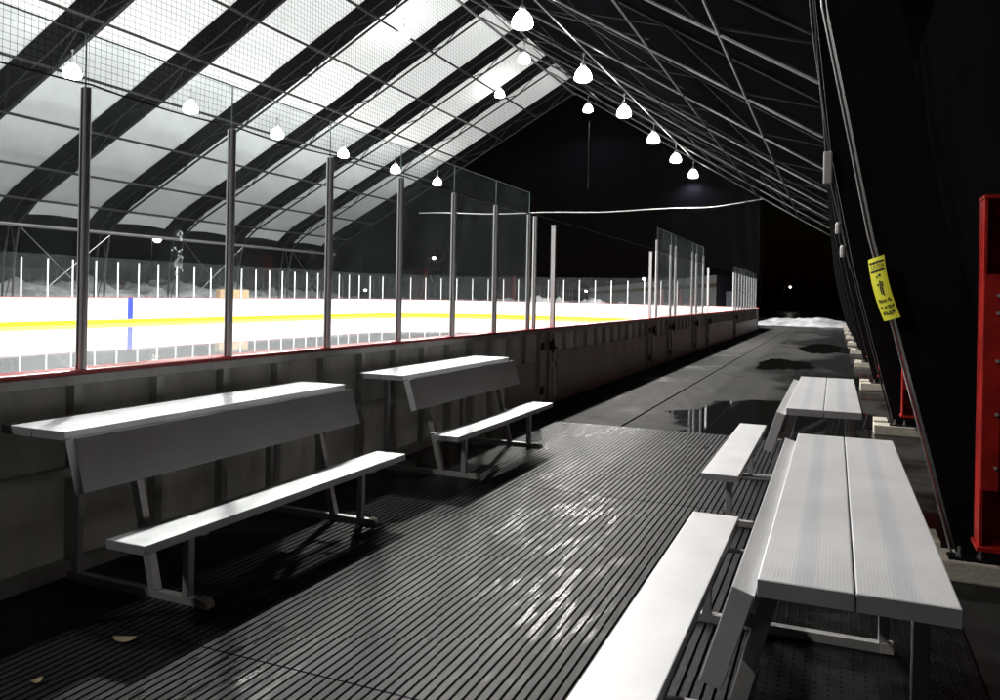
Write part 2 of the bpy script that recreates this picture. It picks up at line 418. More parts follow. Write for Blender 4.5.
# ------------------------------------------------------------------ ground
def sheet(name, x0, x1, y0, y1, z, m, nx=1, ny=1):
    b = MB(); b.poly([(x0, y0, z), (x1, y0, z), (x1, y1, z), (x0, y1, z)])
    return structure(b, name, m)
sheet('ground', -220, 220, -120, 320, 0, 'asphalt')
sheet('walkway', -2.50, .42, 9.95, 54, .005, 'walk')
sheet('concrete_strip', -4.08, -2.535, 9.95, 54, .007, 'strip')
sheet('expansion_joint', -2.533, -2.502, 9.95, 54, .003, 'black_fabric')
def puddle(cx, cy, rx, ry, seed, z):
    from mathutils import noise
    b = MB(); n = 90; ring = []
    for i in range(n):
        a = 2 * math.pi * i / n
        k = 1 + .38 * noise.noise(Vector((math.cos(a) * 1.3, math.sin(a) * 1.3, seed))) + .16 * noise.noise(Vector((math.cos(a) * 4, math.sin(a) * 4, seed + 5))) + .06 * noise.noise(Vector((math.cos(a) * 11, math.sin(a) * 11, seed + 9)))
        ring.append((cx + rx * k * math.cos(a), max(9.96, cy + ry * k * math.sin(a)), z))
    c = b.bm.verts.new((cx, cy, z)); V = [b.bm.verts.new(p) for p in ring]
    I = [b.bm.verts.new((cx + (p[0] - cx) * .72, cy + (p[1] - cy) * .72 if p[1] > 9.97 else p[1], z)) for p in ring]
    for i in range(n):
        k = (i + 1) % n
        if (V[i].co - V[k].co).length > 1e-6:
            b.bm.faces.new([c, I[i], I[k]]); b.bm.faces.new([I[i], V[i], V[k], I[k]])
    o = structure(b, 'puddle', 'water')
    at_ = o.data.attributes.new('depth', 'FLOAT', 'POINT')
    rim = {(round(p[0], 4), round(p[1], 4)) for p in ring}
    for v in o.data.vertices: at_.data[v.index].value = 0.0 if (round(v.co.x, 4), round(v.co.y, 4)) in rim and v.co.y > 9.99 else 1.0
puddle(-.75, 11.6, 1.55, 2.3, 2.0, .010)
puddle(.1, 17.5, .8, 1.7, 4.4, .010)
puddle(-1.2, 22.0, .8, 2.4, 7.7, .010)
puddle(-.2, 30.0, 1.1, 3.4, 9.1, .010)

RX0, RX1, RY0, RY1, RR = -31.0, -4.12, -5.5, 55.5, 8.5
def rink_loop(x0, x1, y0, y1, r, n=14):
    pts = []
    for cx, cy, a0 in ((x1 - r, y1 - r, 0), (x0 + r, y1 - r, 90), (x0 + r, y0 + r, 180), (x1 - r, y0 + r, 270)):
        for i in range(n + 1):
            a = R(a0 + 90 * i / n); pts.append((cx + r * math.cos(a), cy + r * math.sin(a)))
    return pts
b = MB(); b.poly([(x, y, .02) for x, y in rink_loop(RX0, RX1, RY0, RY1, RR)])
structure(b, 'ice', 'ice')

# rubber mats: real grooves running along the boards
def ridged_mat(y0, y1, label, x0=-3.36, x1=-.30, dz=0):
    o = MB(); p = .0465; g = .0085; c = .0025
    n = int((x1 - x0) / p); zt = .022 + dz; zg = .008
    prof = [(x0, .001)]
    for i in range(n):
        a = x0 + i * p
        prof += [(a, zg), (a + .001, zt - c), (a + c, zt), (a + p - g - c, zt), (a + p - g - .001, zt - c), (a + p - g, zg)]
    prof += [(x0 + n * p, zg), (x0 + n * p, .001)]
    va = [o.bm.verts.new((x, y0 + .004, z)) for x, z in prof]; vb = [o.bm.verts.new((x, y1 - .004, z)) for x, z in prof]
    for i in range(len(prof) - 1): o.bm.faces.new([va[i], va[i + 1], vb[i + 1], vb[i]])
    # front and rear faces rib by rib
    for i in range(n):
        k = 1 + i * 6
        for V in (va, vb):
            o.bm.faces.new(V[k:k + 6])
    ob = o.build('rubber_mat', 'rubber', None, base=((x0 + x1) / 2, y0, 0))
    return tag(ob, label, 'rubber mat', 'grooved rubber mats laid across the walkway')
MATS = [(1.05, 2.83, 'grey grooved rubber mat nearest the viewer at the bottom of the photo', 0),
        (2.83, 4.60, 'grey grooved rubber mat beside the seat of the nearest right bench', .0015),
        (4.60, 6.38, 'grey wet grooved rubber mat between the near left bench end and the far left bench', 0),
        (6.38, 8.15, 'grooved rubber mat between the far left bench and the far right bench', .001),
        (8.15, 9.93, 'last grooved rubber mat, its far edge against the puddle and concrete', 0)]
for y0, y1, lab, dz in MATS: ridged_mat(y0, y1, lab, dz=dz)
# studded mat beneath the right benches
b = MB(); b.box(-.28, .62, .9, 5.1, .001, .016)
sm = b.build('stud_mat', 'stud', None, base=(.17, 3, 0))
tag(sm, 'black studded rubber mat under the nearest right table', 'rubber mat')
b = MB()
for i in range(18):
    for j in range(76):
        x = -.25 + i * .05; y = 1.2 + j * .05
        b.lathe([(.008, 0), (.006, .002), (.003, .003)], (x, y, .0155), 6, cap=False)
st = b.build('stud', 'stud', sm, base=None); st.location = (0, 0, 0); st['kind'] = 'stuff'
for v in st.data.vertices: v.co -= Vector((.17, 3, 0))

# ------------------------------------------------------------------ benches
def make_bench(name, label, cat, group):
    t = thing(name, label, cat, (0, 0, 0), 0, group, local=True)
    Ln = 2.44
    def plank(nm, x0, x1, z1, th, m, y0=0, y1=Ln):
        o = MB(); o.box(x0, x1, y0, y1, z1 - th, z1); o.bevel(.004, 2)
        pb = o.build(nm, m, t)
        for yy in (y0, y1):
            c = MB(); s = -1 if yy == y0 else 1
            c.box(x0 + .001, x1 - .001, min(yy - .0005 * s, yy + .004 * s), max(yy - .0005 * s, yy + .004 * s), z1 - th + .001, z1 - .0015)
            sub(c, 'end_cap', 'cap', pb)
        return pb
    plank('seat', 0, .248, .462, .046, 'plank_plain')
    plank('table_plank', .548, .7755, .952, .046, 'plank')
    plank('table_plank', .7805, 1.008, .952, .046, 'plank')
    # slanted backrest plank
    def slant(x, z, dx, dz, th, y0, y1):
        L_ = math.hypot(dx, dz); nx, nz = dz / L_, -dx / L_
        return [(x, z), (x + dx, z + dz), (x + dx + nx * th, z + dz + nz * th), (x + nx * th, z + nz * th)]
    o = MB(); pr = slant(.503, .905, -.080, -.262, .060, 0, Ln); o.prism_y([(p[0] + .04, p[1]) for p in pr], 0, Ln); o.bevel(.003, 2)
    bk = o.build('backrest', 'plank_plain', t)
    for y in (.38, Ln - .42):
        w = .0225
        fr = MB(); fr.box(.02, .985, y - .0225, y + .0225, .018, .062)
        f = fr.build('foot_bar', 'alu', t)
        for x in (.0, .945):
            c = MB(); c.box(x, x + .055, y - .03, y + .03, .0225, .066) if x else c.prism_y([(-.01, .0225), (.07, .0225), (.07, .066), (.02, .066), (-.01, .045)], y - .031, y + .031)
            sub(c, 'foot_cap', 'rubber_cap', f)
        c = MB(); c.box(.12, .165, y - .022, y + .022, .062, .395); c.bevel(.003); c.build('leg', 'alu', t)
        # seat bracket
        c = MB(); c.box(.03, .23, y - .024, y + .024, .395, .415); sb = c.build('seat_bracket', 'alu', t)
        c = MB(); c.tube((.2, y + .03, .385), (.47, y + .03, .40), .012, 8); sub(c, 'tie_bar', 'alu', sb)
        # slanted upright
        c = MB(); c.hexa([(.345, y - w, .062), (.395, y - w, .062), (.395, y + w, .062), (.345, y + w, .062)],
                         [(.555, y - w, .878), (.605, y - w, .878), (.605, y + w, .878), (.555, y + w, .878)])
        c.build('leg', 'alu', t)
        c = MB(); c.box(.565, 1.0, y - .024, y + .024, .882, .9055); c.build('table_bracket', 'alu', t)
        c = MB(); c.prism_y([(.49, .72), (.48, .68), (.515, .68), (.525, .72)], y - .012, y + .012)
        c.build('back_bracket', 'alu', t)
        c = MB(); c.box(.935, .98, y - .022, y + .022, .062, .882); c.bevel(.003); c.build('leg', 'alu', t)
        # gusset
    return t
G = 'aluminium benches with a table behind the backrest'
B0 = make_bench('bench_table', 'nearest right aluminium bench with grey two-plank table, cut by the bottom of the photo', 'bench', G)
B0.location = (-.72, 2.135, 0)
for (x, y, rz, lab) in ((-.835, 5.62, 0, 'smaller far right aluminium bench and table beside the concrete footings'),
                        (-2.955, 2.77 + 2.44, math.pi, 'near left aluminium bench in front of the boards, cut by the left edge'),
                        (-2.915, 6.035 + 2.44, math.pi, 'far left aluminium bench in front of the boards beside the gate')):
    c = copy_tree(B0); c.location = (x, y, 0); c.rotation_euler = (0, 0, rz); c['label'] = lab

# ------------------------------------------------------------------ near dasher boards
NY0, NY1 = -3.0, 47.0
PY = [3.317 + 1.22 * k for k in range(-3, 7)]     # tall glass posts
nb = thing('dasher_wall', 'grey framed outer side of the rink boards with a red cap rail along the walkway', 'rink boards', (-4.0, NY0, 0))
b = MB(); b.box(-4.125, -4.105, NY0, NY1, 0, 1.166); b.build('facing_panel', 'hdpe_thin', nb)
b = MB(); b.prism_y([(-4.135, 1.163), (-4.0, 1.163), (-3.985, 1.167), (-3.985, 1.186), (-3.997, 1.191), (-4.135, 1.191)], NY0, NY1); b.build('cap_rail', 'red_cap', nb)
b = MB(); b.box(-4.03, -4.0, NY0, NY1, 1.10, 1.1625); b.bevel(.006); b.build('top_rail', 'frame_grey', nb)
b = MB(); b.box(-4.09, -4.035, NY0, NY1, .56, .62); b.build('middle_rail', 'frame_grey', nb)
b = MB(); b.box(-4.10, -4.0, NY0, NY1, 0, .07); b.build('bottom_rail', 'frame_grey', nb)
y = 3.317 - .61 * 10
while y < NY1 - .05:
    b = MB(); b.box(-4.094, -4.032, y - .03, y + .03, .07, 1.098); b.build('upright', 'frame_grey', nb)
    y += .61
for y0, y1, z1 in ((9.9, 10.95, .70), (11.95, 18.55, .80), (18.95, 20.9, .74), (21.5, 24.6, .80), (25.9, 27.7, .76), (28.4, 35.6, .80), (36.8, 46.8, .62)):
    b = MB(); b.box(-4.02, -4.006, y0, y1, .072, z1); b.bevel(.003); sh = b.build('backing_sheet', 'sheet', nb)
    e = MB()
    yy = y0 + .15
    while yy < y1:
        e.lathe([(.012, 0), (.012, .004), (.006, .006)], (0, 0, 0), 6)
        break
    e.bm.free()
for yg in (11.3, 18.75, 21.2, 25.25, 28.05, 36.2):
    b = MB(); b.box(-4.02, -3.96, yg - .26, yg - .10, .02, 1.12); b.box(-4.02, -3.965, yg + .16, yg + .26, .02, 1.12); b.box(-4.018, -4.0, yg - .10, yg + .16, .10, 1.10)
    g = b.build('gate', 'frame_grey', nb)
    h = MB(); h.box(-3.965, -3.93, yg + .15, yg + .29, .84, .98); h.tube((-3.93, yg + .21, .80), (-3.93, yg + .21, 1.02), .018, 8); h.box(-3.95, -3.90, yg + .19, yg + .36, .86, .89)
    sub(h, 'latch', 'dark_hw', g)
    h = MB(); h.box(-3.965, -3.935, yg - .24, yg - .14, .20, .32); h.box(-3.965, -3.935, yg - .24, yg - .14, .86, .98); sub(h, 'hinge', 'dark_hw', g)

def post(parent, x, y, z0, z1, w=.066, m='alu_post', dirv=(0, 1)):
    """aluminium shield post: two flanges with a groove between"""
    b = MB(); h = w / 2
    prof = [(h * math.cos(t) * 1.05, h * .82 * math.sin(t)) for t in [2 * math.pi * (k + .5) / 14 for k in range(14)]]
    a = math.atan2(dirv[1], dirv[0]) - math.pi / 2
    ca, sa = math.cos(a), math.sin(a)
    q = [(x + p * ca - r * sa, y + p * sa + r * ca) for p, r in prof]
    b.hexa([(p[0], p[1], z0) for p in q], [(p[0], p[1], z1) for p in q])
    o = b.build('post', m, parent, True)
    o.data.set_sharp_from_angle(angle=R(50))
    if m == 'alu_post':
        g = MB(); g.box(x - .006, x + .006, y - h * .86, y + h * .86, z0, z1 - .004); sub(g, 'gasket', 'tag_black', o)
    return o
def pane(parent, p, q, z0, z1, t=.012, m='glass'):
    b = MB(); p = Vector(p); q = Vector(q); n = Vector((-(q - p).y, (q - p).x)).normalized() * t / 2
    A = [p + n, q + n, q - n, p - n]
    b.hexa([(v.x, v.y, z0) for v in A], [(v.x, v.y, z1) for v in A])
    o = b.build('glass_pane', m, parent)
    return o
def edge(pn, p, q, z1):
    e = MB(); d = (Vector(q) - Vector(p)).normalized() * .006
    e.tube((p[0], p[1], z1), (q[0], q[1], z1), .0055, 5); sub(e, 'glass_edge', 'glass_edge', pn)
PX = -4.02
def shield(label, ys, zt_post, zt_glass, group='glass shields above the near boards', glass_from=0, glass_to=None):
    s = thing('glass_shield', label, 'glass shield', (PX, ys[0], 1.191), 0, group)
    for y in ys: post(s, PX, y, 1.191, zt_post)
    gy = ys[glass_from:glass_to]
    for a, c in zip(gy, gy[1:]):
        if c - a < .6: continue
        pn = pane(s, (PX, a + .004), (PX, c - .004), 1.1915, zt_glass)
        edge(pn, (PX, a + .004), (PX, c - .004), zt_glass)
        e = MB(); e.tube((PX, c - .004, zt_post), (PX, c - .004, zt_glass), .005, 5); sub(e, 'glass_edge', 'glass_edge', pn)
    return s
shield('tall glass shield nearest the viewer on the boards behind the left benches', PY + [10.88], 2.84, 3.16)
shield('short tall glass box with paired posts halfway along the boards', [19.5, 21.3, 22.0, 24.8, 25.6, 27.0], 3.12, 3.42)
shield('far glass shield of close set posts at the distant end of the boards', [35.6, 36.5] + [36.5 + 1.2 * k for k in range(1, 9)], 2.86, 3.15)
for y, lab in ((11.72, 'lone steel post on the boards just past the tall glass'), (18.8, 'lone post just before the halfway glass box'), (28.1, 'lone post just after the halfway glass box')):
    b = MB(); w = .033; b.box(PX - w, PX + w, y - w, y + w, 1.1915, 2.77); b.box(PX - w - .004, PX + w + .004, y - w - .004, y + w + .004, 2.765, 2.785)
    for k in range(30): b.box(PX + w, PX + w + .004, y - .012, y + .012, 1.25 + k * .05, 1.272 + k * .05)
    o = b.build('shield_post', 'alu_post', None, base=(PX, y, 1.1915))
    tag(o, lab, 'post', 'single posts left standing without glass')

for o in list(D.objects):
    if o.parent is None and o.name.split('.')[0] in ('dasher_wall', 'glass_shield', 'shield_post'): o.location.x -= .05
# ------------------------------------------------------------------ far boards and far glass
loop = []
for i in range(8): loop.append((-31.0, 2 + 45.0 * i / 7))
for i in range(1, 15):
    a = R(180 - 90 * i / 14); loop.append((-22.5 + 8.5 * math.cos(a), 47 + 8.5 * math.sin(a)))
loop.append((-12.6, 55.5))
for i in range(1, 15):
    a = R(90 - 90 * i / 14); loop.append((-12.62 + 8.5 * math.cos(a), 47 + 8.5 * math.sin(a)))
fb = thing('far_boards', 'white rink boards with a yellow kick strip curving round the far side of the ice', 'rink boards', (-31, 30, 0))
b = MB(); b.wall(loop, .20, 1.235, .09, 1); b.build('board_panel', 'hdpe', fb)
b = MB(); b.wall(offset(loop, -.008), .0, .205, .097, 1); b.build('kick_plate', 'yellow', fb)
b = MB(); b.wall(offset(loop, -.012), 1.2355, 1.255, .16, 1); b.build('cap_rail', 'red_cap', fb)
b = MB(); b.box(-30.999, -30.994, 27.75, 28.05, .206, 1.234); b.build('blue_line_stripe', 'blue', fb)
cum = [0]
for a, c in zip(loop, loop[1:]): cum.append(cum[-1] + (Vector(c) - Vector(a)).length)
def along(s, P):
    for i in range(len(cum) - 1):
        if s <= cum[i + 1]:
            t = (s - cum[i]) / (cum[i + 1] - cum[i]); a, c = Vector(P[i]), Vector(P[i + 1])
            return a.lerp(c, t), (c - a).normalized()
    return Vector(P[-1]), (Vector(P[-1]) - Vector(P[-2])).normalized()
gl = offset(loop, .05)
fs = thing('far_glass_shield', 'long glass shield on white posts around the far side of the rink', 'glass shield', (-31, 30, 1.255))
s = 12.0; prev = None
while s < cum[-1] - 1.0:
    p, d = along(s, gl)
    if 47 < p.y and p.x > -8.6: break
    post(fs, p.x, p.y, 1.2555, 2.90, .075, 'hdpe', d)
    if prev is not None: pane(fs, prev, p, 1.2555, 3.08, m='far_glass')
    prev = p; s += 1.2
# wooden box standing behind the far boards, on the cap
b = MB(); b.box(-31.45, -31.1, 34.0, 36.3, 1.0, 1.72); b.bevel(.01)
tag(b.build('wooden_box', 'wood', None, base=(-31.17, 35.4, 1.2)), 'pale wooden box standing behind the far white boards', 'box')
# posts that carry the box down to the ground
# puck on the ice near the gate
# snow splatter on near glass
b = MB()
for k in range(46):
    a = random.uniform(0, 6.28); r = abs(random.gauss(0, .034)); s_ = random.uniform(.003, .012) * (1.3 - min(1, r * 8))
    cy, cz = 4.05 + r * math.cos(a) * .8, 1.86 + r * math.sin(a) * 1.5
    b.lathe([(s_ * .6, -s_), (s_, 0), (s_ * .6, s_)], (PX - .042, cy, cz), 6)
for k in range(12):
    b.lathe([(.005, -.01), (.009, 0), (.004, .012)], (PX - .042, 4.05 + random.gauss(0, .006), 2.04 + random.gauss(0, .014)), 6)
tag(b.build('snow_splatter', 'snow_thin', None, base=(PX - .042, 4.05, 1.86)), 'white splat of snow stuck to the near glass between the first two posts', 'snow splat')

# ------------------------------------------------------------------ protective netting above the boards
nz0, nz1 = 2.852, 9.3; NYa, NYb = -1.0, 47.4; NX = -4.05; pitch = .040
b = MB(); r = .0011
def thin(b, p, q, r, axis):
    (x0, y0, z0), (x1, y1, z1) = p, q
    if axis == 'y': ring = lambda x, y, z: [(x - r, y, z), (x, y, z - r), (x + r, y, z), (x, y, z + r)]
    else: ring = lambda x, y, z: [(x - r, y, z), (x, y - r, z), (x + r, y, z), (x, y + r, z)]
    A = [b.bm.verts.new(v) for v in ring(*p)]; B = [b.bm.verts.new(v) for v in ring(*q)]
    for i in range(4): b.bm.faces.new([A[i], A[(i + 1) % 4], B[(i + 1) % 4], B[i]])
k = 0; y = NYa
def bulge(y, z): return NX + .03 * math.sin(y * .9 + z * .7) * min(1, (z - nz0) * 1.2)
while y < NYb:
    zs = [nz0, nz0 + .8, nz0 + 1.9, nz0 + 3.2, nz1]
    for a, c in zip(zs, zs[1:]): thin(b, (bulge(y, a), y + .018 * math.sin(a * 2.1), a), (bulge(y, c), y + .018 * math.sin(c * 2.1), c), r, 'z')
    y += pitch
z = nz0
ys = [NYa + i * 1.1 for i in range(45)]
while z < nz1:
    for a, c in zip(ys, ys[1:]): thin(b, (bulge(a, z), a, z + .008 * math.sin(a * 1.7)), (bulge(c, z), c, z + .008 * math.sin(c * 1.7)), r, 'y')
    z += pitch
nt_ = thing('side_net', 'black knotless netting hung above the near glass, its lower rope on the post tops', 'safety net', (NX, NYa, nz0))
nm = b.build('mesh', 'net_cord', nt_); nm.name = 'netting'
b = MB()
for a, c in zip([NYa] + PY, PY + [NYb]):
    n = 6 if c - a < 2 else 24
    P = [(NX + .02, a + (c - a) * i / n, nz0 + .004 - (.02 if c - a < 2 else .0) * 4 * (i / n) * (1 - i / n)) for i in range(n + 1)]
    b.path(P, .0065, 6)
b.build('border_rope', 'tag_black', nt_)

# end net
en = thing('end_net', 'dark sheer netting hung across the far end of the rink with a pale cable', 'safety net', (-18, 56.2, 1.3))
b = MB()
cols = []
for i in range(31):
    x = -31.2 + 26.6 * i / 30; w = .12 * math.sin(i * 1.3)
    top = min(16.6 - .62 * abs(x + 18), 15.2)
    cols.append(((x, 56.2 + w, 1.3), (x, 56.2 + w * .3, top)))
b.strip([c[0] for c in cols], [c[1] for c in cols]); b.build('netting', 'sheer', en)
b = MB(); P = []
for i in range(33):
    t = i / 32; x = -31 + 26.5 * t
    P.append((x, 56.1, 8.2 - .25 * 4 * t * (1 - t) + .12 * math.sin(t * 19) * .4 + (.35 * max(0, t - .86) / .14)))
b.path(P, .035, 5); b.build('cable', 'rope', en)

# ------------------------------------------------------------------ fabric arena: arches, purlins, membranes
RIBS = [-5.6 + 5.6 * k for k in range(12)]       # -5.6 ... 56
RXC, RZ = -18.0, 16.8
RIGHT = [(.75, 0), (.50, 1.0), (.22, 2.1), (-.08, 3.6), (-.35, 6.0), (-4.9, 8.75), (RXC, RZ)]   # inner line, foot to ridge
LEFT = [(-39.5, 0), (-39.35, 3.2), (-39.0, 5.1), (-37.9, 5.95), (-27.2, 11.65), (RXC, RZ)]
def out_prof(P, d):
    """profile offset outwards by d"""
    o = []
    for i, p in enumerate(P):
        a = Vector(P[max(0, i - 1)]); c = Vector(P[min(len(P) - 1, i + 1)]); t = (c - a).normalized()
        n = Vector((t.y, -t.x))
        if n.dot(Vector((RXC, 4)) - Vector(p)) > 0: n = -n
        if i == len(P) - 1: n = Vector((0, 1.15))
        o.append((p[0] + n.x * d, p[1] + n.y * d))
    return o
ar = thing('fabric_arena', 'large arched fabric hall over the ice, white left slope, black right slope', 'arena', (-18, 25, 0))
def dens(P, step=2.2):
    o = [P[0]]
    for a, c in zip(P, P[1:]):
        n = max(1, int((Vector(c) - Vector(a)).length / step))
        for i in range(1, n + 1): o.append((a[0] + (c[0] - a[0]) * i / n, a[1] + (c[1] - a[1]) * i / n))
    return o
def truss(P, y, m, depth=.75, r=.055, part='all'):
    I = dens(P); O = out_prof(I, depth)
    b = MB()
    if part != 'web': b.path([(x, y, z) for x, z in I], r, 8)
    if part == 'inner': return b
    b.path([(x, y, z) for x, z in O], r, 8)
    for i in range(len(I) - 1):
        p, q = (I[i], O[i + 1]) if i % 2 else (O[i], I[i + 1])
        b.tube((p[0], y, p[1]), (q[0], y, q[1]), .028, 6)
    return b
for y in RIBS:
    # right half: galvanised above the knee, black coated leg below
    up_ = RIGHT[4:]; ch = truss(up_, y, 'galv', part='inner').build('arch_chord', 'roof_galv', ar); truss(up_, y, 'galv', part='web', r=.04).build('arch_truss', 'dark_pipe', ar)
    lg = RIGHT[:5]
    o = MB(); O = out_prof(lg, .42)
    for i in range(len(lg) - 1):
        (a, za), (c, zc), (d, zd), (e, ze) = lg[i], lg[i + 1], O[i + 1], O[i]
        o.hexa([(a, y, za), (c, y, zc), (d, y, zd), (e, y, ze)][::1], [(a, y + .32, za), (c, y + .32, zc), (d, y + .32, zd), (e, y + .32, ze)])
    o.build('arch_leg', 'black_steel', ar)
    if y > 8: truss(LEFT, y, 'dark_pipe', .8, .06).build('arch_truss', 'dark_pipe', ar)
# purlins
def at_x(P, x):
    for a, c in zip(P, P[1:]):
        lo, hi = min(a[0], c[0]), max(a[0], c[0])
        if lo <= x <= hi and hi > lo: return a[1] + (c[1] - a[1]) * (x - a[0]) / (c[0] - a[0])
for x in (-2.3, -5.0, -9.2, -14.2):
    z = at_x(RIGHT, x) - .02
    b = MB(); b.tube((x, -5.6, z), (x, 56, z), .05, 8); b.build('purlin', 'roof_galv', ar)
for x in (-20.9, -23.7, -26.5, -29.3, -32.2, -35.2, -37.6):
    z = at_x(LEFT, x) - .02
    b = MB(); b.tube((x, 8, z), (x, 56, z), .065, 8); b.build('purlin', 'dark_pipe', ar)
b = MB(); b.tube((RXC, -5.6, RZ - .1), (RXC, 56, RZ - .1), .07, 8); b.build('ridge_pipe', 'galv', ar)
b = MB(); b.tube((-38.95, 6, 4.88), (-38.95, 56, 4.88), .09, 8); b.build('eave_pipe', 'galv', ar)
# bracing rods on the right slope and struts
for i in range(2, len(RIBS) - 1):
    ya, yb = RIBS[i], RIBS[i + 1]
    for (xa, xb) in ((-.35, -5.0), (-5.0, -10.6)):
        if (i + (xa < -1)) % 2 or xa > -1: continue
        za, zb = at_x(RIGHT, xa) or 6.0, at_x(RIGHT, xb)
        b = MB()
        b.tube((xa, ya, za + .25), (xb, yb, zb + .25), .011, 5); b.tube((xb, ya, zb + .22), (xa, yb, za + .22), .011, 5)
        b.tube((xb, ya, zb), (xb + .25, ya + 1.1, zb + .7), .018, 6)
        b.build('brace_rod', 'roof_galv', ar)
for i in range(4, len(RIBS) - 1, 2):     # wall bracing on the far left side
    ya, yb = RIBS[i], RIBS[i + 1]
    b = MB(); b.tube((-39.3, ya, .2), (-39, yb, 4.8), .03, 5); b.tube((-39, ya, 4.8), (-39.3, yb, .2), .03, 5)
    b.build('brace_rod', 'roof_galv', ar)
# membranes
LO = out_prof(dens(LEFT, .35), .80); RO = out_prof(dens(RIGHT, 1.2), .80)
LOw = [p for p in LO if p[1] >= 5.35]; LOd = [p for p in LO if 3.6 <= p[1] <= 6.2]
W = .92
edges = [8.0] + [y for y in RIBS if y > 8]
b = MB()
prof = LOw[::-1]
for y in [y for y in RIBS if y > 4]:
    pass
ylist = [y for y in RIBS if y >= 11] + [57.6]
lastY = 5.6
b = MB()
P = LOw
ystart = 5.6 + W
for yb_ in [y for y in RIBS if y > 8]:
    nseg = 6
    for k in range(nseg):
        y0 = ystart + (yb_ - W - ystart) * k / nseg; y1 = ystart + (yb_ - W - ystart) * (k + 1) / nseg
        f = lambda yy: .10 * math.sin(math.pi * (yy - ystart) / (yb_ - W - ystart))
        b.strip([(x - f(y0) * .5, y0, z + f(y0)) for x, z in P], [(x - f(y1) * .5, y1, z + f(y1)) for x, z in P])
    ystart = yb_ + W
bmesh.ops.remove_doubles(b.bm, verts=b.bm.verts, dist=.0005)
b.build('white_membrane', 'white_fabric', ar, smooth=True)
for y in [y for y in RIBS if y > 4]:
    b = MB(); b.strip([(x, y - W - .02, z - .03) for x, z in LOw], [(x, y + W + .02 + (.8 if y > 55 else 0), z - .03) for x, z in LOw])
    b.build('dark_strip', 'strip_fabric', ar)
b = MB(); PD = [(x, z) for x, z in LO if z <= 5.6 and z >= 4.7]
b.strip([(x - .03, 5.6, z) for x, z in PD], [(x - .03, 57.6, z) for x, z in PD]); b.build('valance', 'strip_fabric', ar)
b = MB(); b.strip([(x, -6.4, z) for x, z in RO if z > 5.4], [(x, 57.6, z) for x, z in RO if z > 5.4]); b.build('black_membrane', 'char_fabric', ar)
b = MB(); PW = [(x + .35, z) for x, z in RO if z <= 6.4 and z > .0]; PW = [(PW[0][0] + .05, .18)] + PW
b.strip([(x, -6.4, z) for x, z in PW], [(x, 57.0, z) for x, z in PW]); b.build('wall_curtain', 'black_fabric', ar)
# conduit down the inner edge of the near leg (bright rod) and cable bundle on the next leg
b = MB(); b.path([(x - .03, 5.585, z) for x, z in RIGHT[:5]], .0085, 8); b.build('conduit', 'galv', ar)
b = MB()
for dx, dy in ((-.03, -.02), (-.055, .01)):
    b.path([(x + dx + .012 * math.sin(z * 3 + dx * 90), 11.18 + dy, z) for x, z in dens(RIGHT[2:5], .3)], .014, 6)
b.path([(x - .03, 11.17, z) for x, z in RIGHT[:3]], .012, 6)
b.build('cable_bundle', 'dark_pipe', ar)
b = MB(); b.box(-.17, -.06, 11.08, 11.17, 3.20, 3.62); b.bevel(.02, 2); jb = b.build('junction_box', 'grey_box', ar)
for z in (2.55, 2.25):
    b = MB(); b.lathe([(.03, 0), (.035, .04), (.035, .12), (.02, .15)], (.02 + (2.55 - z) * .2, 11.13, z), 8); b.build('cable_gland', 'grey_box', ar)

